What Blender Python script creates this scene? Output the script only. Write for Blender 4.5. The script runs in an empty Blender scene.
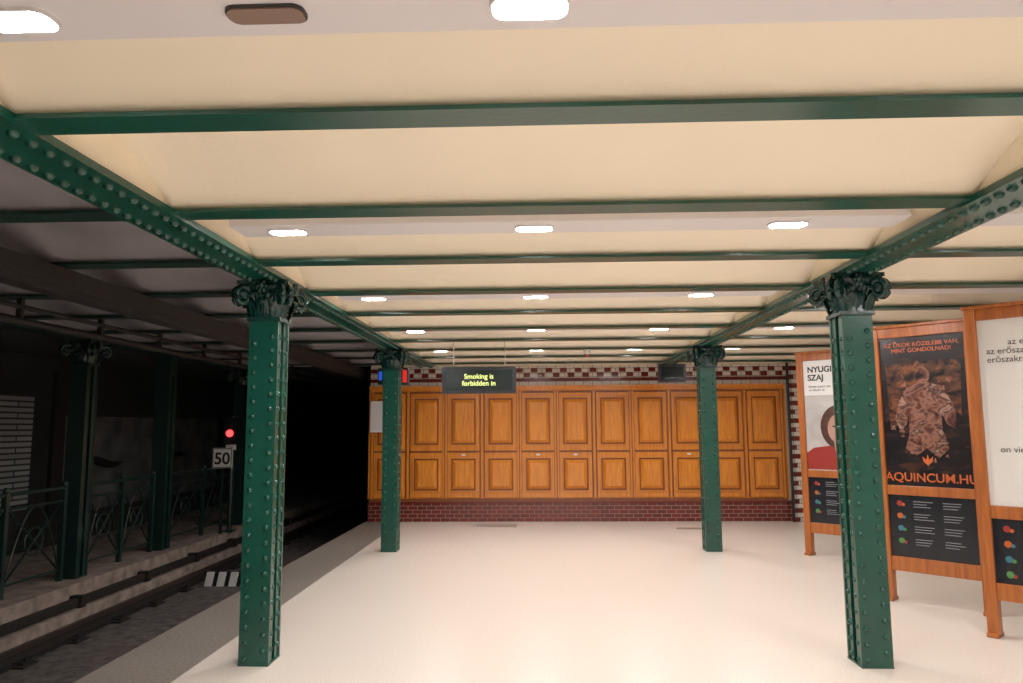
import bpy, math, random
from mathutils import Matrix, Vector, Euler
random.seed(4)
scene = bpy.context.scene
D = bpy.data

# ------------------------------------------------------------------ materials
def srgb(r, g, b):
    def f(c):
        c /= 255.0
        return c/12.92 if c <= 0.04045 else ((c+0.055)/1.055)**2.4
    return (f(r), f(g), f(b), 1.0)

def mat(name, col, rough=0.5, metal=0.0, emit=None, estr=0.0, var=0.0, vscale=8.0, bump=0.0, bscale=60.0, stretch=(1,1,1), col2=None, coat=0.0):
    m = D.materials.new(name); m.use_nodes = True
    nt = m.node_tree; b = nt.nodes['Principled BSDF']
    b.inputs['Base Color'].default_value = col
    b.inputs['Roughness'].default_value = rough
    b.inputs['Metallic'].default_value = metal
    if coat: b.inputs['Coat Weight'].default_value = coat; b.inputs['Coat Roughness'].default_value = 0.15
    if emit:
        b.inputs['Emission Color'].default_value = emit
        b.inputs['Emission Strength'].default_value = estr
    if var or col2 or bump:
        tc = nt.nodes.new('ShaderNodeTexCoord'); mp = nt.nodes.new('ShaderNodeMapping')
        mp.inputs['Scale'].default_value = stretch
        nt.links.new(tc.outputs['Object'], mp.inputs['Vector'])
    if var or col2:
        n = nt.nodes.new('ShaderNodeTexNoise'); n.inputs['Scale'].default_value = vscale; n.inputs['Detail'].default_value = 6
        nt.links.new(mp.outputs['Vector'], n.inputs['Vector'])
        r = nt.nodes.new('ShaderNodeValToRGB')
        r.color_ramp.elements[0].position = 0.3; r.color_ramp.elements[1].position = 0.7
        c2 = col2 if col2 else tuple(c*(1-var) for c in col[:3])+(1,)
        r.color_ramp.elements[0].color = c2; r.color_ramp.elements[1].color = col
        nt.links.new(n.outputs['Fac'], r.inputs['Fac']); nt.links.new(r.outputs['Color'], b.inputs['Base Color'])
    if bump:
        n2 = nt.nodes.new('ShaderNodeTexNoise'); n2.inputs['Scale'].default_value = bscale; n2.inputs['Detail'].default_value = 4
        nt.links.new(mp.outputs['Vector'], n2.inputs['Vector'])
        bp = nt.nodes.new('ShaderNodeBump'); bp.inputs['Strength'].default_value = bump; bp.inputs['Distance'].default_value = 0.01
        nt.links.new(n2.outputs['Fac'], bp.inputs['Height']); nt.links.new(bp.outputs['Normal'], b.inputs['Normal'])
    return m

def brick_mat(name, c1, c2, mortar, bw, bh, msize=0.004, rough=0.25, plane='XZ', offset=0.5):
    m = D.materials.new(name); m.use_nodes = True
    nt = m.node_tree; b = nt.nodes['Principled BSDF']; b.inputs['Roughness'].default_value = rough
    tc = nt.nodes.new('ShaderNodeTexCoord'); sx = nt.nodes.new('ShaderNodeSeparateXYZ'); cx = nt.nodes.new('ShaderNodeCombineXYZ')
    nt.links.new(tc.outputs['Object'], sx.inputs[0])
    nt.links.new(sx.outputs[plane[0]], cx.inputs['X']); nt.links.new(sx.outputs[plane[1]], cx.inputs['Y'])
    br = nt.nodes.new('ShaderNodeTexBrick'); br.offset = offset
    br.inputs['Color1'].default_value = c1; br.inputs['Color2'].default_value = c2; br.inputs['Mortar'].default_value = mortar
    br.inputs['Scale'].default_value = 1.0; br.inputs['Mortar Size'].default_value = msize
    br.inputs['Brick Width'].default_value = bw; br.inputs['Row Height'].default_value = bh
    nt.links.new(cx.outputs[0], br.inputs['Vector']); nt.links.new(br.outputs['Color'], b.inputs['Base Color'])
    bp = nt.nodes.new('ShaderNodeBump'); bp.inputs['Strength'].default_value = 0.4; bp.inputs['Distance'].default_value = 0.004; bp.invert = True
    nt.links.new(br.outputs['Fac'], bp.inputs['Height']); nt.links.new(bp.outputs['Normal'], b.inputs['Normal'])
    return m

M = {}
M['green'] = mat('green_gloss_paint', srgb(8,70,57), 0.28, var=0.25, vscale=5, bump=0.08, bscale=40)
M['dgreen'] = mat('shaded_green_paint', srgb(12,42,38), 0.4, var=0.3, vscale=6)  # same green darkened in colour for the dim track side
M['capgreen'] = mat('capital_dark_green_paint', srgb(12,54,50), 0.26, var=0.4, vscale=14, bump=0.2, bscale=50)
M['cream'] = mat('cream_plaster', srgb(253,239,214), 0.75, var=0.03, vscale=1.6, bump=0.1, bscale=30)
M['floor'] = mat('speckled_terrazzo', srgb(238,225,214), 0.27, col2=srgb(224,209,196), vscale=70, bump=0.02, bscale=90)
M['edge'] = mat('platform_edge_stone', srgb(136,126,118), 0.6, col2=srgb(108,99,92), vscale=45, bump=0.1)
M['tunnelceil'] = mat('shaded_tunnel_plaster', srgb(146,140,144), 0.85, var=0.4, vscale=2.0, bump=0.2, bscale=12)  # dim light over the track is put into this grey
M['tunnelwall'] = mat('shaded_tunnel_wall', srgb(34,37,38), 0.85, var=0.6, vscale=1.5, bump=0.2, bscale=12)  # dark colour stands in for the unlit track side
M['panel'] = mat('dim_wall_render', srgb(96,96,98), 0.85, col2=srgb(56,57,59), vscale=2.5, bump=0.2, bscale=12)  # dimness of the far wall is part of the colour
M['black'] = mat('tunnel_black', srgb(10,11,13), 0.9)  # tunnel darkness painted as a black surface
M['bed'] = mat('track_bed_concrete', srgb(100,90,87), 0.9, col2=srgb(52,47,46), vscale=9, bump=0.5, bscale=25)
M['ledge'] = mat('ledge_concrete', srgb(156,140,130), 0.85, col2=srgb(106,92,85), vscale=7, bump=0.3, bscale=25)
M['rail'] = mat('rail_steel', srgb(82,72,66), 0.4, 0.8)
M['rust'] = mat('rusty_steel', srgb(36,32,31), 0.7, 0.3, var=0.4, vscale=20)
M['lampw'] = mat('lamp_diffuser', (1,1,1,1), 0.4, emit=(1,0.975,0.95,1), estr=285)
M['strip'] = mat('lamp_strip_enamel', srgb(222,216,218), 0.5)
M['brownp'] = mat('speaker_grille', srgb(136,108,94), 0.6, var=0.2, vscale=300)
M['wood'] = mat('varnished_oak', srgb(228,138,38), 0.30, col2=srgb(196,106,18), vscale=5, stretch=(9,9,0.8), bump=0.05, bscale=20, coat=0.5)
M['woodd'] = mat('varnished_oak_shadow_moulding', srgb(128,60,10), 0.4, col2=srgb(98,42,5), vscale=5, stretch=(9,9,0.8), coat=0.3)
M['pine'] = mat('stained_pine', srgb(188,102,36), 0.42, col2=srgb(144,70,22), vscale=4, stretch=(10,10,0.9), coat=0.2)
M['maroon'] = brick_mat('maroon_glazed_brick', srgb(108,32,26), srgb(84,22,20), srgb(150,120,108), 0.15, 0.062, 0.004, rough=0.15)
M['maroont'] = mat('maroon_tile', srgb(98,26,24), 0.2)
M['wtile'] = brick_mat('white_glazed_tile', srgb(226,218,208), srgb(214,206,196), srgb(120,108,98), 0.15, 0.07, 0.005)
M['wtileY'] = brick_mat('white_glazed_tile_side', srgb(226,218,208), srgb(214,206,196), srgb(120,108,98), 0.15, 0.07, 0.005, plane='YZ')
M['ltile'] = brick_mat('shaded_white_tile', srgb(142,146,146), srgb(120,124,124), srgb(32,34,34), 0.9, 0.075, 0.014, rough=0.5, plane='YZ')  # white tile greyed in colour to look dimly lit
M['plastic'] = mat('black_plastic', srgb(20,22,26), 0.35)
M['screen'] = mat('display_screen', srgb(16,26,26), 0.2)
M['led'] = mat('led_text', srgb(205,220,120), 0.5, emit=srgb(212,225,130), estr=0.8)
M['ledblue'] = mat('led_blue', srgb(30,80,220), 0.5, emit=srgb(40,90,230), estr=0.5)
M['ledred'] = mat('led_red', srgb(200,30,30), 0.5, emit=srgb(220,25,25), estr=0.6)
M['redsig'] = mat('signal_red_lens', srgb(250,40,40), 0.4, emit=(1,0.03,0.03,1), estr=4)
M['white'] = mat('white_enamel', srgb(232,230,226), 0.5)
M['paper'] = mat('white_poster_paper', srgb(232,228,224), 0.3, var=0.03, vscale=3)
M['ink'] = mat('black_ink', srgb(22,20,22), 0.5)
M['navy'] = mat('dark_poster_print', srgb(16,20,28), 0.25)
M['orange'] = mat('orange_ink', srgb(196,88,32), 0.4)
M['grey'] = mat('grey_ink', srgb(140,140,146), 0.5)
M['brass'] = mat('brass', srgb(190,150,80), 0.3, 0.8)
M['steel'] = mat('hatch_steel', srgb(170,156,142), 0.45, 0.3)
M['teal'] = mat('teal_ink', srgb(50,110,130), 0.4)
M['redink'] = mat('red_ink', srgb(150,40,32), 0.4)
M['greenink'] = mat('green_ink', srgb(70,130,64), 0.4)
M['skin'] = mat('portrait_skin_print', srgb(196,150,132), 0.35, col2=srgb(160,110,96), vscale=4)
M['hair'] = mat('portrait_hair_print', srgb(92,56,44), 0.35, col2=srgb(54,32,28), vscale=18, stretch=(4,1,0.6))

def ramp_noise(name, stops, scale, stretch=(1,1,1), rough=0.25, dist=0.6):
    m = D.materials.new(name); m.use_nodes = True; nt = m.node_tree; b = nt.nodes['Principled BSDF']; b.inputs['Roughness'].default_value = rough
    tc = nt.nodes.new('ShaderNodeTexCoord'); mp = nt.nodes.new('ShaderNodeMapping'); mp.inputs['Scale'].default_value = stretch
    nt.links.new(tc.outputs['Object'], mp.inputs['Vector'])
    n = nt.nodes.new('ShaderNodeTexNoise'); n.inputs['Scale'].default_value = scale; n.inputs['Detail'].default_value = 8; n.inputs['Distortion'].default_value = dist
    nt.links.new(mp.outputs['Vector'], n.inputs['Vector'])
    r = nt.nodes.new('ShaderNodeValToRGB'); cr = r.color_ramp
    cr.elements[0].position = stops[0][0]; cr.elements[0].color = stops[0][1]
    cr.elements[1].position = stops[-1][0]; cr.elements[1].color = stops[-1][1]
    for p, c in stops[1:-1]:
        e = cr.elements.new(p); e.color = c
    nt.links.new(n.outputs['Fac'], r.inputs['Fac']); nt.links.new(r.outputs['Color'], b.inputs['Base Color'])
    return m
M['artbg'] = ramp_noise('poster_print_ruins', [(0.35,srgb(16,14,18)),(0.55,srgb(30,24,26)),(0.7,srgb(62,38,28))], 5, (1,1,2.2))
M['artruin'] = ramp_noise('poster_print_embers', [(0.35,srgb(24,18,18)),(0.5,srgb(70,42,32)),(0.62,srgb(118,68,42)),(0.75,srgb(46,30,28))], 9, (1,1,1.6))
M['artfig'] = ramp_noise('poster_print_figure', [(0.34,srgb(26,18,20)),(0.44,srgb(92,54,44)),(0.52,srgb(138,94,78)),(0.58,srgb(52,34,32)),(0.66,srgb(156,118,102)),(0.78,srgb(70,40,36))], 9, (1,1,1.2))
M['artC'] = ramp_noise('portrait_poster_ground', [(0.3,srgb(176,168,166)),(0.7,srgb(208,202,198))], 3.2)

# ------------------------------------------------------------------ mesh builder
class B:
    def __init__(s): s.v=[]; s.f=[]; s.mi=[]; s.mats=[]; s.sm=[]
    def m(s, name):
        if name not in s.mats: s.mats.append(name)
        return s.mats.index(name)
    def add(s, vs, fs, mt, T=None, smooth=False):
        o=len(s.v); k=s.m(mt)
        for p in vs:
            p=Vector(p)
            s.v.append(tuple(T@p) if T is not None else tuple(p))
        for f in fs:
            s.f.append([i+o for i in f]); s.mi.append(k); s.sm.append(smooth)
    def box(s, x0,x1,y0,y1,z0,z1, mt, T=None):
        vs=[(x0,y0,z0),(x1,y0,z0),(x1,y1,z0),(x0,y1,z0),(x0,y0,z1),(x1,y0,z1),(x1,y1,z1),(x0,y1,z1)]
        s.add(vs,[(0,3,2,1),(4,5,6,7),(0,1,5,4),(1,2,6,5),(2,3,7,6),(3,0,4,7)],mt,T)
    def frust(s, x0,x1,z0,z1,y,depth,inset,mt,T=None):
        i=inset
        vs=[(x0,y,z0),(x1,y,z0),(x1,y,z1),(x0,y,z1),(x0+i,y-depth,z0+i),(x1-i,y-depth,z0+i),(x1-i,y-depth,z1-i),(x0+i,y-depth,z1-i)]
        s.add(vs,[(4,5,6,7),(0,1,5,4),(1,2,6,5),(2,3,7,6),(3,0,4,7)],mt,T)
    def prism(s, pts, z0, z1, mt, T=None, smooth=False):
        n=len(pts); vs=[(p[0],p[1],z0) for p in pts]+[(p[0],p[1],z1) for p in pts]
        fs=[tuple(reversed(range(n))), tuple(range(n,2*n))]
        s.add(vs,fs,mt,T)
        s.add(vs,[(i,(i+1)%n,(i+1)%n+n,i+n) for i in range(n)],mt,T,smooth)
    def ring(s, po, pi_, z0, z1, mt, T=None):
        n=len(po); vs=[(p[0],p[1],z0) for p in po]+[(p[0],p[1],z0) for p in pi_]+[(p[0],p[1],z1) for p in po]+[(p[0],p[1],z1) for p in pi_]
        fs=[]
        for i in range(n):
            j=(i+1)%n
            fs+=[(i,n+i,n+j,j),(2*n+i,2*n+j,3*n+j,3*n+i),(i,j,2*n+j,2*n+i),(n+i,3*n+i,3*n+j,n+j)]
        s.add(vs,fs,mt,T)
    def cyl(s, p0, p1, r, mt, n=12, r1=None, T=None, smooth=True):
        p0=Vector(p0); p1=Vector(p1); d=p1-p0; L=d.length
        q=d.to_track_quat('Z','Y').to_matrix().to_4x4(); X=Matrix.Translation(p0)@q
        if T is not None: X=T@X
        r1=r if r1 is None else r1
        vs=[(r*math.cos(2*math.pi*i/n),r*math.sin(2*math.pi*i/n),0) for i in range(n)]+[(r1*math.cos(2*math.pi*i/n),r1*math.sin(2*math.pi*i/n),L) for i in range(n)]
        s.add(vs,[(i,(i+1)%n,(i+1)%n+n,i+n) for i in range(n)],mt,X,smooth)
        s.add(vs,[tuple(reversed(range(n))),tuple(range(n,2*n))],mt,X)
    def rivet(s, p, nrm, r, mt, n=8, T=None):
        q=Vector(nrm).to_track_quat('Z','Y').to_matrix().to_4x4(); X=Matrix.Translation(p)@q
        if T is not None: X=T@X
        vs=[];fs=[]
        for k,(a,h) in enumerate(((1,0),(0.88,0.48),(0.5,0.82))):
            vs+=[(r*a*math.cos(2*math.pi*i/n),r*a*math.sin(2*math.pi*i/n),r*h) for i in range(n)]
        vs.append((0,0,r*0.92))
        for k in range(2):
            fs+=[(k*n+i,k*n+(i+1)%n,(k+1)*n+(i+1)%n,(k+1)*n+i) for i in range(n)]
        fs+=[(2*n+i,2*n+(i+1)%n,3*n) for i in range(n)]
        s.add(vs,fs,mt,X,True)
    def ball(s, c, r, mt, n=12, T=None, sc=(1,1,1)):
        vs=[];fs=[];m_=n//2
        for j in range(m_+1):
            t=math.pi*j/m_
            vs+=[(c[0]+sc[0]*r*math.sin(t)*math.cos(2*math.pi*i/n),c[1]+sc[1]*r*math.sin(t)*math.sin(2*math.pi*i/n),c[2]+sc[2]*r*math.cos(t)) for i in range(n)]
        for j in range(m_):
            fs+=[(j*n+i,(j+1)*n+i,(j+1)*n+(i+1)%n,j*n+(i+1)%n) for i in range(n)]
        s.add(vs,fs,mt,T,True)
    def tube(s, pts, rad, mt, n=8, T=None):
        P=[Vector(p) for p in pts]; vs=[];fs=[]
        for k,p in enumerate(P):
            d=(P[min(k+1,len(P)-1)]-P[max(k-1,0)]).normalized()
            up=Vector((0,0,1)) if abs(d.z)<0.95 else Vector((1,0,0))
            a=d.cross(up).normalized(); b=a.cross(d)
            r=rad[k] if isinstance(rad,(list,tuple)) else rad
            vs+=[tuple(p+a*r*math.cos(2*math.pi*i/n)+b*r*math.sin(2*math.pi*i/n)) for i in range(n)]
        for k in range(len(P)-1):
            fs+=[(k*n+i,k*n+(i+1)%n,(k+1)*n+(i+1)%n,(k+1)*n+i) for i in range(n)]
        fs+=[tuple(range(n)),tuple(range((len(P)-1)*n,len(P)*n))]
        s.add(vs,fs,mt,T,True)
    def grid(s, fn, nu, nv, mt, T=None, smooth=True):
        vs=[fn(i/nu,j/nv) for j in range(nv+1) for i in range(nu+1)]
        fs=[(j*(nu+1)+i,j*(nu+1)+i+1,(j+1)*(nu+1)+i+1,(j+1)*(nu+1)+i) for j in range(nv) for i in range(nu)]
        s.add(vs,fs,mt,T,smooth)
    def obj(s, name, loc=(0,0,0), rz=0, parent=None, bevel=0):
        me=D.meshes.new(name); me.from_pydata(s.v,[],s.f); 
        for k in s.mats: me.materials.append(M[k])
        me.polygons.foreach_set('material_index', s.mi); me.polygons.foreach_set('use_smooth', s.sm); me.update()
        o=D.objects.new(name,me); scene.collection.objects.link(o); o.location=loc; o.rotation_euler=(0,0,rz)
        if parent: o.parent=parent
        if bevel:
            bm=o.modifiers.new('Bevel','BEVEL'); bm.width=bevel; bm.segments=2; bm.limit_method='ANGLE'; bm.angle_limit=math.radians(50)
        return o

def rrect(w,h,r,n=5):
    pts=[]
    for cx,cy,a0 in ((w/2-r,h/2-r,0),(-w/2+r,h/2-r,90),(-w/2+r,-h/2+r,180),(w/2-r,-h/2+r,270)):
        for i in range(n+1):
            a=math.radians(a0+90*i/n); pts.append((cx+r*math.cos(a),cy+r*math.sin(a)))
    return pts

def text(name, body, size, loc, mt, parent=None, rz=0, align='LEFT', ext=0.0008, bold=0.0, sx=1.0):
    c=D.curves.new(name,'FONT'); c.body=body; c.size=size; c.align_x=align; c.extrude=ext; c.offset=bold
    c.materials.append(M[mt]); o=D.objects.new(name,c); scene.collection.objects.link(o)
    o.location=loc; o.rotation_euler=(math.pi/2,0,rz); o.scale=(sx,1,1)
    if parent: o.parent=parent
    return o

# ------------------------------------------------------------------ dimensions
YW=12.15; XR=4.4; XLc=-1.82; XRc=2.085; XE=-2.8; YB=-4.2
ZB=2.505; ZG=2.488; SP=1.05; Y0=2.31
beams=[Y0+SP*k for k in range(-6,10)]         # -3.99 .. 11.76

# ------------------------------------------------------------------ floors
b=B(); b.box(-2.2,XR,YB,YW,-0.7,0,'floor'); b.obj('floor')
b=B(); b.box(XE,-2.2,YB,YW+0.1,-0.7,0.0,'edge')
b.obj('trim_platform_edge', bevel=0.01)
b=B(); b.box(-4.85,XE,YB,26,-0.8,-0.55,'bed'); b.obj('track_bed_floor')
b=B(); b.box(-6.8,-4.85,YB,26,-0.8,-0.1,'ledge'); b.box(-4.88,-4.7,YB,26,-0.55,-0.32,'ledge')
b.box(-4.80,-4.74,YB,24,-0.31,-0.22,'rust')
y=-4
while y<20: b.box(-4.84,-4.70,y,y+0.08,-0.32,-0.2,'rust'); y+=1.3
b.obj('opposite_ledge_floor', bevel=0.01)

# ------------------------------------------------------------------ walls
b=B(); b.box(-2.75,XR,YW,YW+0.3,0,2.75,'cream'); b.box(-2.75,XR,YW-0.03,YW,2.17,2.5,'wtile')
x=-2.75; k=0
while x<XR-0.1:
    if k%2==0: b.box(x,x+0.11,YW-0.036,YW-0.03,2.39,2.46,'maroont')
    else: b.box(x,x+0.11,YW-0.036,YW-0.03,2.31,2.38,'maroont')
    x+=0.12; k+=1
b.box(-2.75,XR,YW-0.037,YW-0.03,2.245,2.295,'maroont')
b.box(-2.75,XR,YW-0.10,YW,0,0.29,'maroon')
b.box(-2.75,XR,YW-0.12,YW,0.29,0.315,'maroont')
b.box(4.02,XR,YW-0.16,YW,0,2.5,'wtile')
z=0.0; k=0
while z<2.45:
    b.box(4.015,4.015+(0.15 if k%2 else 0.08),YW-0.165,YW-0.15,z,z+0.066,'maroont'); z+=0.14; k+=1
b.obj('wall_back')
b=B(); b.box(XR,XR+0.2,YB,YW+0.3,0,2.75,'wtileY'); b.obj('wall_right')
b=B(); b.box(-7.0,XR+0.2,YB-0.2,YB,-0.8,2.75,'cream'); b.obj('wall_light_stop')  # unseen wall behind the camera, added to contain the light
b=B(); b.box(-7.0,-6.8,YB,26,-0.8,2.75,'tunnelwall'); b.box(-6.8,-6.77,YB,9.75,0.45,1.95,'ltile')
b.box(-6.8,-6.76,10.4,15.5,0.3,1.7,'panel'); b.box(-6.8,-6.74,10.15,10.4,0.3,2.3,'rust')
for yy,s in ((10.7,1),(12.9,-1)):
    P=[(-6.755,yy+0.15*t,1.0+0.05*s*math.sin(t*0.75)) for t in range(9)]
    b.tube(P,[0.02+0.05*math.sin(t/8*math.pi) for t in range(9)],'ink',6)
b.obj('wall_left')
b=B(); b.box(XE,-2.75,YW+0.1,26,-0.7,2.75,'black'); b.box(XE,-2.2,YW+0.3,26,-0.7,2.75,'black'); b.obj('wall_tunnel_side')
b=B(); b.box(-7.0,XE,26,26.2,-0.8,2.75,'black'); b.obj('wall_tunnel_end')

# ------------------------------------------------------------------ ceiling (jack arches)
def vault(b, xa, xb, ya, yb, z, rise, mt):
    n=14; P=[]
    for i in range(n+1):
        t=i/n; P.append((ya+(yb-ya)*t, z+rise*(1-(2*t-1)**2)))
    vs=[(xa,p[0],p[1]) for p in P]+[(xb,p[0],p[1]) for p in P]
    b.add(vs,[(i,i+1,i+n+2,i+n+1) for i in range(n)],mt,None,True)
    b.add([(xa,p[0],p[1]) for p in P],[tuple(range(n+1))],mt)
    b.add([(xb,p[0],p[1]) for p in P],[tuple(range(n+1))],mt)
b=B()
ys=beams+[YW+0.07]
for i in range(len(ys)-1):
    ya=ys[i]+0.03; yb=ys[i+1]-0.03
    rise=0.17 if i<len(ys)-2 else 0.05
    vault(b, XLc+0.10, XRc-0.10, ya, yb, 2.519, rise,'cream')
    vault(b, XRc+0.10, XR, ya, yb, 2.519, rise,'cream')
    vault(b, -5.0, XLc-0.10, ya, yb, 2.519, rise,'tunnelceil')
b.box(-7.0,XR+0.2,YB-0.2,26.2,2.76,2.9,'tunnelceil')  # unseen slab over the vaults, added to seal the light
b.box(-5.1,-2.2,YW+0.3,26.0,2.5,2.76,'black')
b.box(-6.8,-5.2,YB,26.0,2.5,2.76,'tunnelwall')
b.obj('ceiling')

# cross beams
b=B()
for y in beams:
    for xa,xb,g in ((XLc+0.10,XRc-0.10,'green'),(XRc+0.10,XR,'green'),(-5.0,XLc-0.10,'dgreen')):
        b.box(xa,xb,y-0.07,y+0.07,ZB-0.002,ZB+0.014,g)
        b.box(xa,xb,y-0.012,y+0.012,ZB+0.014,2.74,g)
b.obj('ceiling_cross_beams')

# longitudinal riveted girders
def girder(name, xc, y0, y1, g='green', rv=True):
    b=B(); w=0.135
    b.box(xc-w,xc+w,y0,y1,ZG,ZG+0.017,g)
    b.box(xc-0.015,xc+0.015,y0,y1,ZG+0.017,2.75,g)
    for s in (-1,1):
        b.box(xc+s*0.015 if s>0 else xc-0.1, xc+0.1 if s>0 else xc-0.015, y0,y1,ZG+0.017,ZG+0.029,g)
        b.box(xc+s*(w-0.012)-0.01,xc+s*(w-0.012)+0.01,y0,y1,ZG+0.017,ZG+0.034,g)
    if rv:
        n=int((y1-y0)/0.092)
        for i in range(n):
            y=y0+0.05+i*0.092
            for s in (-1,1):
                b.rivet((xc+s*0.078, y+(0.023 if s>0 else -0.023), ZG),(0,0,-1),0.023,g)
    b.obj(name)
girder('ceiling_girder', XLc, YB, YW-0.05)
girder('ceiling_girder', XRc, YB, YW-0.05)
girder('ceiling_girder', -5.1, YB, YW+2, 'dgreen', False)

# dark overhead bars above the track
b=B(); b.box(-3.06,-2.9,YB,YW+3,2.38,2.49,'rust'); b.box(-3.04,-2.92,YB,YW+3,2.33,2.38,'rust'); b.obj('track_ceiling_duct')
b=B(); b.cyl((-3.95,YB,2.33),(-3.95,YW+8,2.33),0.03,'rust'); b.cyl((-3.95,YB,2.44),(-3.95,YW+8,2.44),0.02,'rust')
for y in beams: b.box(-3.97,-3.93,y-0.02,y+0.02,2.33,2.5,'rust')
b.obj('overhead_contact_rail')

# ------------------------------------------------------------------ columns
def leaf(b, ang, r0, z0, h, out, w, mt, nv=12, nu=8, phase=1.0):
    ca,sa=math.cos(ang),math.sin(ang)
    def fn(u,v):
        uu=2*u-1
        if v<0.65:
            t=v/0.65; r=r0+out*0.25*t*t; z=z0+h*t
        else:
            a=(v-0.65)/0.35*math.pi*0.95
            rr=out*0.375
            r=r0+out*0.25+rr*(1-math.cos(a)); z=z0+h+rr*0.9*math.sin(a)*(1.0) - 0.02*(a/math.pi)**2
        ww=w*(0.62+0.5*math.sin(math.pi*min(1,v*0.95+0.08)))*(1-0.35*max(0,v-0.7)/0.3)
        ww*=1+0.13*math.cos(v*math.pi*9)
        if v>0.99: ww*=0.55
        x=r-0.018*uu*uu + 0.010*math.cos(uu*math.pi*2.5)
        t_=uu*ww*0.5
        return (x*ca-t_*sa, x*sa+t_*ca, z)
    b.grid(fn,nu,nv,mt)

def capital(b, z0, z1, mt):
    H=z1-z0; k_=0.85
    S=Matrix.Diagonal((k_,k_,1,1))
    b.box(-0.112,0.112,-0.122,0.122,z0-0.02,z0+0.005,mt)
    n=24
    prof=[(0.125,z0),(0.120,z0+H*0.3),(0.126,z0+H*0.6),(0.18,z0+H*0.85)]
    vs=[];fs=[]
    for r,z in prof:
        for i in range(n):
            a=2*math.pi*i/n; c=1/(abs(math.cos(a))**6+abs(math.sin(a))**6)**(1/6)
            vs.append((r*c*math.cos(a)*0.98,r*c*math.sin(a)*1.04,z))
    for k in range(3): fs+=[(k*n+i,k*n+(i+1)%n,(k+1)*n+(i+1)%n,(k+1)*n+i) for i in range(n)]
    b.add(vs,fs,mt,S,True)
    pts=[]
    for q in range(4):
        a0=math.radians(45+90*q); c0=Vector((math.cos(a0),math.sin(a0)))*0.30; a1=math.radians(135+90*q); c1=Vector((math.cos(a1),math.sin(a1)))*0.30
        mid=(c0+c1)/2; nd=-mid.normalized()
        for i in range(8):
            t=0.06+0.88*i/7; p=c0.lerp(c1,t)+nd*0.045*math.sin(math.pi*t); pts.append((p.x,p.y))
    b.prism(pts,z1-0.026,z1-0.002,mt,S)
    b.prism([(p[0]*0.93,p[1]*0.93) for p in pts],z1-0.042,z1-0.026,mt,S)
    for q in range(4):
        a=math.radians(90*q)
        def L(ang,*r): 
            o=len(b.v); leaf(b,ang,*r,mt)
            for i in range(o,len(b.v)): b.v[i]=tuple(S@Vector(b.v[i]))
        L(a,0.125,z0,H*0.40,0.10,0.14)
        L(a+math.radians(45),0.158,z0,H*0.34,0.11,0.13)
        L(a+math.radians(24),0.138,z0+H*0.12,H*0.46,0.095,0.10)
        L(a-math.radians(24),0.138,z0+H*0.12,H*0.46,0.095,0.10)
        T=S@Matrix.Rotation(a,4,'Z')
        b.ball((0.205,0,z1-0.04),0.026,mt,10,T)
        for j in range(6):
            aa=j*math.pi/3; b.ball((0.20,0.032*math.cos(aa),z1-0.045+0.032*math.sin(aa)),0.018,mt,8,T)
        T=S@Matrix.Rotation(a+math.radians(45),4,'Z')
        for off in (-0.034,0.034):
            P=[];R=[]
            for j in range(34):
                t=j/33; th=math.radians(120-560*t); rr=0.066*(1-t*0.82)
                P.append((0.238+rr*math.cos(th), off*(1-0.2*t), z1-0.112+rr*math.sin(th))); R.append(0.023*(1-0.45*t))
            P=[(0.13,off*0.8,z0+H*0.35),(0.165,off,z0+H*0.62),(0.195,off,z1-0.065)]+P; R=[0.014,0.018,0.020]+R
            b.tube(P,R,mt,8,T)
        b.cyl((0.238,-0.055,z1-0.112),(0.238,0.055,z1-0.112),0.022,mt,12,None,T)

def column(name, x, y, z0=0.0, g='green', cg='capgreen', cap=True, rv=True):
    b=B(); zt=2.245; w=0.097; d=0.108
    for s in (-1,1):
        b.box(-w,w,*( (d-0.02,d) if s>0 else (-d,-d+0.02)),z0,zt,g)            # cover plates
        for q in (-1,1):
            xa,xb=((w-0.022,w-0.008) if q>0 else (-w+0.008,-w+0.022))
            ya,yb=((d-0.082,d-0.02) if s>0 else (-d+0.02,-d+0.082))
            b.box(xa,xb,ya,yb,z0,zt,g)
    b.box(-0.06,0.06,-d+0.02,d-0.02,z0,zt,g)
    b.box(-w-0.002,w+0.002,-d-0.002,d+0.002,z0,z0+0.010,g)
    if rv:
        n=int((zt-z0-0.06)/0.096)
        for i in range(n):
            z=z0+0.07+i*0.096
            for q in (-1,1):
                zz=z+(0.024 if q>0 else -0.024)
                for s in (-1,1):
                    b.rivet((q*0.058,s*d,zz),(0,s,0),0.0195,g)
                    b.rivet((q*(w-0.008),s*(d-0.05),zz),(q,0,0),0.0175,g)
    if cap: capital(b, 2.235, ZG, cg)
    b.box(-0.097,0.097,-0.1,0.1,zt-0.01,ZG,cg)
    b.obj(name,(x,y,0))
for y in (4.95,9.27,0.59,-3.7):
    column('riveted_steel_column', XLc-(0.005 if y<9 else 0.01), y)
    column('riveted_steel_column', XRc-(-0.005 if y<9 else -0.015), y+0.02)
for y in (4.2,8.15,10.0,12.6):
    column('track_side_steel_column', -5.1, y, -0.1, 'dgreen','dgreen', cap=(y!=10.0), rv=False)

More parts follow.
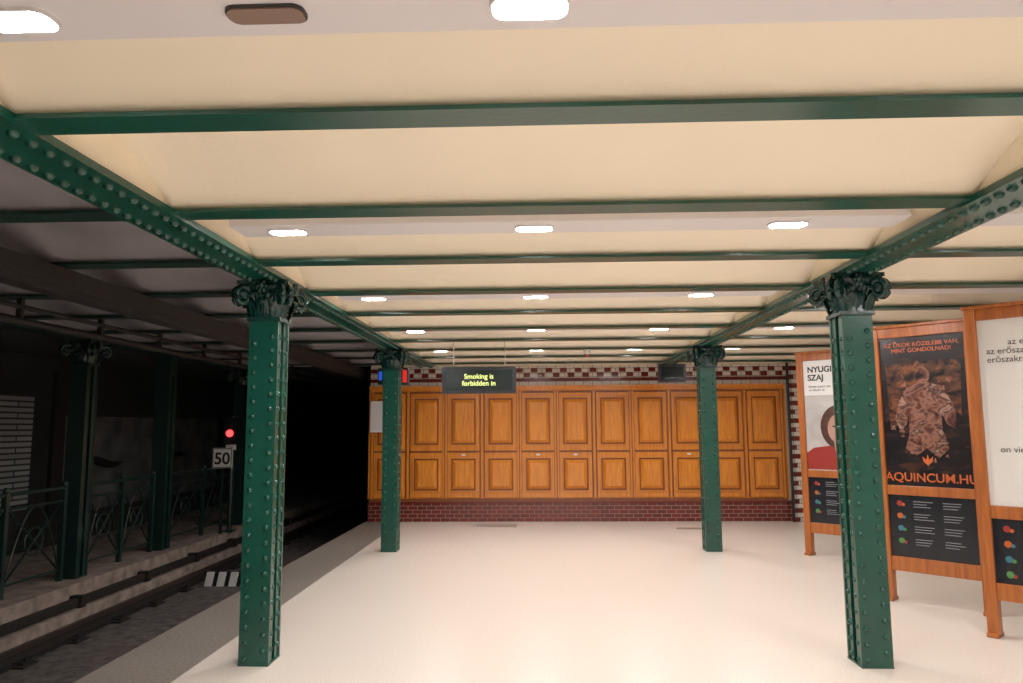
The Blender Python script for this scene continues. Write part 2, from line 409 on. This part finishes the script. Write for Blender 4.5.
# ------------------------------------------------------------------ ceiling lamp strips
def lampstrip(yc, xa, xb, xs, speaker=None):
    e=D.objects.new('ceiling_light_strip',None); scene.collection.objects.link(e); e.location=((xa+xb)/2,yc,2.56)
    ox=(xa+xb)/2
    b=B(); b.box(xa-ox,xb-ox,-0.115,0.115,0.0,0.05,'strip'); b.box(xa-ox+0.02,xb-ox-0.02,-0.08,0.08,0.05,0.15,'strip')
    o=b.obj('housing',parent=e,bevel=0.006)
    b=B()
    for x in xs:
        T=Matrix.Translation((x-ox,0,0))
        b.ring(rrect(0.206,0.112,0.045),rrect(0.190,0.096,0.036),-0.010,0.0,'strip',T)
        b.add([(p[0],p[1],-0.004) for p in rrect(0.190,0.096,0.036)],[tuple(reversed(range(24)))],'lampw',T)
    b.obj('lamps',parent=e)
    if speaker is not None:
        b=B(); b.prism(rrect(0.205,0.080,0.03),-0.008,0.0,'plastic',Matrix.Translation((speaker-ox,0,0)))
        b.prism(rrect(0.195,0.070,0.025),-0.012,-0.008,'brownp',Matrix.Translation((speaker-ox,0,0)))
        b.obj('speaker_grille',parent=e)
for k in range(-2,5):
    yc=1.765+2.1*k
    lampstrip(yc, -1.62, 1.92, (-1.34,-0.01,1.33), -0.685 if k==0 else None)
    lampstrip(yc, 2.3, 4.3, (2.68,))

# ------------------------------------------------------------------ oak cupboard front
b=B(); xa=-2.72; n=11; p=0.604; yf=YW-0.06
b.box(xa,xa+n*p,yf,YW,0.315,2.17,'wood')
b.box(xa-0.02,xa+n*p+0.02,yf-0.05,YW,2.09,2.125,'wood'); b.box(xa-0.03,xa+n*p+0.03,yf-0.075,YW,2.125,2.17,'wood')
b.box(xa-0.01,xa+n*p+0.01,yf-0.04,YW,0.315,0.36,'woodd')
for i in range(n+1):
    x=xa+i*p; wd=0.034 if i in (0,2,4,5,7,9,11) else 0.014
    b.box(x-wd,x+wd,yf-0.04,yf,0.36,2.09,'wood')
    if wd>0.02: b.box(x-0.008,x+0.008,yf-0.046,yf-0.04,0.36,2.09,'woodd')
for i in range(n):
    x0=xa+i*p+0.044; x1=xa+(i+1)*p-0.044
    b.box(x0,x1,yf-0.022,yf,0.38,2.07,'wood')
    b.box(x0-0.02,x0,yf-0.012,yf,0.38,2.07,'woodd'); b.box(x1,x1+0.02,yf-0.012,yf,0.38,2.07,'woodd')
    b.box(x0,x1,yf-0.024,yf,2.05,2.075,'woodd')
    for z0,z1 in ((1.22,1.97),(0.49,1.0)):
        a0,a1=x0+0.058,x1-0.058; t=0.016
        for (q0,q1,r0,r1) in ((a0-t,a1+t,z0-t,z0),(a0-t,a1+t,z1,z1+t),(a0-t,a0,z0,z1),(a1,a1+t,z0,z1)):
            b.box(q0,q1,yf-0.050,yf-0.022,r0,r1,'wood')
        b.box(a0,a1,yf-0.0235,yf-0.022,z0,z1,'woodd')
        b.frust(a0+0.026,a1-0.026,z0+0.026,z1-0.026,yf-0.0235,0.034,0.045,'wood')
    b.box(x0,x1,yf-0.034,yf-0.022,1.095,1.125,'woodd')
    xm=(x0+x1)/2
    if i in (2,4,5,8): b.box(xm-0.03,xm+0.03,yf-0.028,yf-0.022,1.045,1.07,'strip')
    b.ball((x1-0.035,yf-0.03,1.16),0.013,'brass',8)
b.obj('oak_wall_cupboard')

# conduit in the corner
b=B(); b.cyl((3.985,YW-0.2,0.0),(3.985,YW-0.2,2.5),0.022,'plastic'); b.obj('wall_conduit_pipe')

# floor hatches
for x,y,w,d in ((-0.65,11.55,0.62,0.3),(2.2,11.2,0.35,0.2)):
    b=B(); b.box(-w/2,w/2,-d/2,d/2,0.0,0.006,'steel'); b.box(-w/2+0.02,w/2-0.02,-d/2+0.02,d/2-0.02,0.006,0.008,'steel'); b.obj('floor_hatch_cover',(x,y,0))

# ------------------------------------------------------------------ hanging displays
def hanging(name, x,y,z,w,h,d):
    e=D.objects.new(name,None); scene.collection.objects.link(e); e.location=(x,y,z)
    b=B(); b.prism([(p[0],p[1]) for p in rrect(w,h,0.02)],-d/2,d/2,'plastic',Matrix.Rotation(math.pi/2,4,'X'))
    b.prism([(p[0],p[1]) for p in rrect(w-0.08,h-0.08,0.01)],d/2,d/2+0.004,'screen',Matrix.Rotation(math.pi/2,4,'X'))
    for s in (-1,1): b.cyl((s*w*0.35,0,h/2),(s*w*0.35,0,2.5-z),0.005,'steel')
    b.obj('housing',parent=e)
    return e
e=hanging('information_display',-0.68,8.61,2.045,0.86,0.31,0.12)
text('display_text','Smoking is\nforbidden in',0.080,(0.0,-0.068,0.015),'led',e,align='CENTER',bold=0.0008)
e=hanging('small_monitor',2.02,11.2,2.29,0.40,0.27,0.14)
e=hanging('platform_number_display',-1.89,9.66,2.17,0.40,0.22,0.12)
b=B(); b.box(-0.185,-0.14,-0.07,-0.064,-0.05,0.06,'ledblue'); b.box(0.13,0.185,-0.07,-0.064,-0.08,0.08,'ledred'); b.obj('lit_cells',parent=e)
b=B(); b.cyl((0,0,-0.03),(0,0,0.03),0.05,'white',16); b.ball((0,0,-0.03),0.04,'redink',12); b.obj('alarm_beacon',(0.65,9.66,2.47))
b=B(); b.box(-0.12,0.12,-0.04,0.0,-0.25,0.25,'white'); b.box(-0.10,0.10,-0.046,-0.04,-0.22,0.22,'strip'); b.obj('white_door_window',(-2.6,YW-0.11,1.68))  # door window; its lit look is painted in plain white

# ------------------------------------------------------------------ poster stands
def stand(x,y,ang,kind,W=0.92,zm0=0.90,zm1=0.98):
    e=D.objects.new('poster_stand',None); scene.collection.objects.link(e); e.location=(x,y,0); e.rotation_euler=(0,0,ang)
    b=B(); t=0.045; pw=0.075
    for x0 in (0,W-pw):
        b.box(x0,x0+pw,-t,t,0,2.36,'pine')
        b.box(x0+0.0,x0+pw,-0.07,0.07,0,0.03,'pine')
    b.box(pw,W-pw,-t+0.008,t-0.008,2.26,2.345,'pine'); b.box(-0.015,W+0.015,-t-0.012,t+0.012,2.345,2.37,'pine')
    b.box(pw,W-pw,-t+0.008,t-0.008,zm0,zm1,'pine'); b.box(pw,W-pw,-t+0.008,t-0.008,0.26,0.38,'pine')
    b.box(pw,W-pw,-0.012,0.012,0.3,2.3,'ledge')
    b.obj('timber_frame',parent=e,bevel=0.005)
    p0,p1=pw,W-pw; yf=-0.014
    c=B(); c.box(p0,p1,yf-0.004,yf,0.38,zm0,'navy')
    inks=['redink','orange','teal','greenink','redink','teal']
    for i in range(4):
        zz=zm0-0.07-0.105*i
        c.cyl((p0+0.09,yf-0.006,zz),(p0+0.09,yf-0.004,zz),0.024,inks[i],12)
        c.cyl((p0+0.12,yf-0.006,zz-0.01),(p0+0.12,yf-0.004,zz-0.01),0.014,inks[i+1],10)
        for j in range(2):
            for k in range(3):
                xx=p0+0.20+j*0.23
                c.box(xx,xx+0.10+0.06*random.random(),yf-0.0052,yf-0.004,zz+0.016-0.022*k,zz+0.021-0.022*k,'grey')
    c.obj('lower_poster',parent=e)
    c=B(); cx=(p0+p1)/2; y2=yf-0.0045
    def poly(pts,mt,dy=0.0):
        c.add([(cx+q[0],y2-dy,q[1]) for q in pts],[tuple(range(len(pts)))],mt)
    if kind=='B':
        c.box(p0,p1,yf-0.004,yf,zm1,2.26,'artbg')
        rr=random.Random(7)
        up=[(-0.30+0.6*i/16, 2.10-0.09*abs(math.sin(i*1.3))-0.04*rr.random()) for i in range(17)]
        dn=[(0.28-0.56*i/12, 1.52+0.10*math.sin(i*0.9)+0.05*rr.random()) for i in range(13)]
        poly(up+dn,'artruin')
        poly([(0.055*math.cos(t*math.pi/8),1.92+0.075*math.sin(t*math.pi/8)) for t in range(16)],'artfig',0.0004)
        fig=[(-0.03,1.86),(-0.13,1.82),(-0.20,1.70),(-0.24,1.55),(-0.20,1.44),(-0.15,1.50),(-0.13,1.58),(-0.13,1.42),(-0.17,1.30),(-0.08,1.24),(0.0,1.30),(0.09,1.22),(0.17,1.30),(0.13,1.46),(0.13,1.60),(0.17,1.50),(0.23,1.46),(0.24,1.60),(0.19,1.74),(0.12,1.83),(0.03,1.86)]
        poly(fig,'artfig',0.0006)
        for i in range(40):
            a=rr.random()*2*math.pi; r0=0.14+0.15*rr.random(); s_=0.008+0.018*rr.random()
            px_,pz=r0*math.cos(a),1.6+r0*1.5*math.sin(a)
            poly([(px_-s_,pz-s_*0.6),(px_+s_,pz-s_),(px_+s_*0.5,pz+s_)],'artfig',0.0008)
        c.obj('upper_poster',parent=e)
        text('headline','AZ ŐKOR KÖZELEBB VAN,\nMINT GONDOLNÁD!',0.050,(cx,yf-0.006,2.175),'orange',e,align='CENTER')
        text('web_address','AQUINCUM.HU',0.102,(cx+0.01,yf-0.006,1.02),'orange',e,align='CENTER',bold=0.001)
        c=B(); T=Matrix.Translation((cx,yf-0.005,1.19))@Matrix.Scale(0.7,4)
        for s in (-1,1):
            c.add([(0,0,-0.05),(s*0.05,0,0.0),(s*0.06,0,0.06),(s*0.015,0,0.02),(0,0,0.09)],[(0,1,2,3,4)],'orange',T)
        c.obj('flame_emblem',parent=e)
    elif kind=='C':
        c.box(p0,p1,yf-0.004,yf,1.85,2.26,'paper'); c.box(p0,p1,yf-0.004,yf,zm1,1.85,'artC')
        # printed portrait: shoulders, hair, face
        poly([(-0.385,zm1+0.01),(0.385,zm1+0.01),(0.37,1.12),(0.22,1.22),(0.08,1.27),(-0.08,1.27),(-0.30,1.24),(-0.385,1.18)],'redink')
        poly([(0.0+0.21*math.cos(t*math.pi/12),1.48+0.25*math.sin(t*math.pi/12)) for t in range(24)],'hair',0.0002)
        poly([(-0.05,1.20),(0.05,1.20),(0.06,1.36),(-0.06,1.36)],'skin',0.0004)
        poly([(0.125*math.cos(t*math.pi/12),1.46+0.165*math.sin(t*math.pi/12)) for t in range(24)],'skin',0.0005)
        for s in (-1,1): poly([(s*0.05+0.022*math.cos(t*math.pi/5),1.485+0.010*math.sin(t*math.pi/5)) for t in range(10)],'ink',0.0007)
        poly([(0.035*math.cos(t*math.pi/5),1.375+0.010*math.sin(t*math.pi/5)) for t in range(10)],'redink',0.0007)
        c.obj('upper_poster',parent=e)
        text('headline','NYUGI\nSZAJ',0.095,(p0+0.05,yf-0.006,2.12),'ink',e,bold=0.003)
        text('small_print','lorem ipsum est\nut labore et',0.040,(p0+0.06,yf-0.006,1.94),'ink',e)
    else:
        c.box(p0,p1,yf-0.004,yf,zm1,2.26,'paper'); c.obj('upper_poster',parent=e)
        text('headline','        az erőszakról\naz erőszakról szól\nerőszakról',0.062,(p0+0.05,yf-0.006,2.07),'ink',e)
        text('second_line','on violence against',0.062,(p0+0.09,yf-0.006,1.30),'ink',e)
    return e
A=math.radians(-46)
stand(3.215,5.62,A,'A',0.92,0.83,0.92)
stand(3.01,6.75,A,'B',0.83)
stand(3.13,9.0,A,'C')

# ------------------------------------------------------------------ track side objects
def rail(b,x,y0,y1,z):
    b.box(x-0.06,x+0.06,y0,y1,z,z+0.015,'rust'); b.box(x-0.012,x+0.012,y0,y1,z+0.015,z+0.1,'rust'); b.box(x-0.034,x+0.034,y0,y1,z+0.1,z+0.135,'rail')
b=B(); 
for x in (-3.15,-4.585): rail(b,x,YB,25,-0.53)
y=-4.0
while y<18:
    for x in (-3.15,-4.585):
        b.box(x-0.13,x+0.13,y,y+0.2,-0.555,-0.53,'rust')
        b.box(x-0.11,x+0.11,y+0.03,y+0.17,-0.53,-0.505,'rust')
        for s in(-1,1): b.cyl((x+s*0.085,y+0.1,-0.505),(x+s*0.085,y+0.1,-0.47),0.016,'rust',6)
    y+=0.75
b.obj('railway_track')

def railing(y0,y1):
    b=B(); x=0
    L=y1-y0
    for z in (0.98,0.84,0.12): b.cyl((0,0,z),(0,L,z),0.022 if z>0.9 else 0.014,'dgreen',8)
    n=max(1,round(L/0.9))
    for i in range(n+1):
        y=L*i/n; b.box(-0.025,0.025,y-0.025,y+0.025,0,1.0,'dgreen'); b.ball((0,y,1.02),0.035,'dgreen',8)
    for i in range(n):
        ya=L*i/n+0.03; yb=L*(i+1)/n-0.03; ym=(ya+yb)/2
        b.tube([(0,ya,0.12),(0,ym,0.48),(0,yb,0.84)],0.012,'dgreen',6); b.tube([(0,ya,0.84),(0,ym,0.48),(0,yb,0.12)],0.012,'dgreen',6)
        b.tube([(0,ym+0.14*math.cos(t*math.pi/8),0.48+0.14*math.sin(t*math.pi/8)) for t in range(17)],0.010,'dgreen',6)
        b.tube([(0,ya+(yb-ya)*t/10,0.12+0.72*abs(math.sin(math.pi*t/10))) for t in range(11)],0.010,'dgreen',6)
    b.obj('iron_railing',(-5.12,y0,-0.1))
railing(4.4,7.95); railing(8.35,9.8); railing(10.2,12.4)

# signal + speed sign
e=D.objects.new('railway_signal',None); scene.collection.objects.link(e); e.location=(-4.86,11.7,-0.1)
b=B(); b.cyl((0,0,0),(0,0,1.8),0.035,'dgreen',12); b.box(-0.09,0.09,-0.10,-0.03,1.36,1.78,'plastic')
b.cyl((0,-0.12,1.53),(0,-0.10,1.53),0.055,'redsig',16); b.cyl((0,-0.13,1.68),(0,-0.10,1.68),0.045,'ink',16)
b.box(-0.08,0.08,-0.05,-0.035,1.27,1.35,'white'); b.box(-0.08,0.08,-0.08,0.08,0,0.02,'dgreen'); b.obj('mast_and_head',parent=e)
text('plate_number','16',0.07,(0,-0.052,1.285),'ink',e,align='CENTER')
e=D.objects.new('speed_limit_sign',None); scene.collection.objects.link(e); e.location=(-4.90,11.45,1.05)
b=B(); b.box(-0.155,0.155,-0.01,0.01,-0.155,0.155,'white'); b.box(-0.02,0.02,0.01,0.03,-1.15,0.1,'dgreen')
for q in ((-0.15,0.15,0.138,0.15),(-0.15,0.15,-0.15,-0.138),(-0.15,-0.138,-0.15,0.15),(0.138,0.15,-0.15,0.15)): b.box(q[0],q[1],-0.012,-0.01,q[2],q[3],'ink')
b.obj('plate',parent=e)
text('numerals','50',0.25,(0,-0.013,-0.09),'ink',e,align='CENTER',bold=0.006)

# striped buffer marker standing between the rails
b=B()
for i in range(4):
    x=-0.25+i*0.16
    b.add([(x-0.045,0,0),(x+0.045,0,0),(x+0.08,0,0.18),(x-0.01,0,0.18),(x-0.045,0.03,0),(x+0.045,0.03,0),(x+0.08,0.03,0.18),(x-0.01,0.03,0.18)],
          [(0,1,2,3),(5,4,7,6),(0,4,5,1),(1,5,6,2),(2,6,7,3),(3,7,4,0)],'white')
b.box(-0.30,0.32,0.03,0.05,-0.0,0.19,'plastic'); b.obj('striped_track_marker',(-4.10,9.85,-0.55))

# ------------------------------------------------------------------ world, camera
w=D.worlds.new('world'); scene.world=w; w.use_nodes=True
w.node_tree.nodes['Background'].inputs['Color'].default_value=(0.05,0.05,0.055,1); w.node_tree.nodes['Background'].inputs['Strength'].default_value=0.2

cd=D.cameras.new('camera'); cam=D.objects.new('camera',cd); scene.collection.objects.link(cam); scene.camera=cam
cd.sensor_width=36; cd.lens=740/1023*36; cd.clip_start=0.05
R=Matrix.Rotation(math.radians(2.0),4,'Z')@Matrix.Rotation(math.radians(90+6.6),4,'X')@Matrix.Rotation(math.radians(-0.35),4,'Z')
cam.matrix_world=Matrix.Translation((0,0,1.5))@R
scene.view_settings.view_transform='Standard'
scene.view_settings.look='None'
scene.view_settings.exposure=0.0
scene.view_settings.gamma=1.15
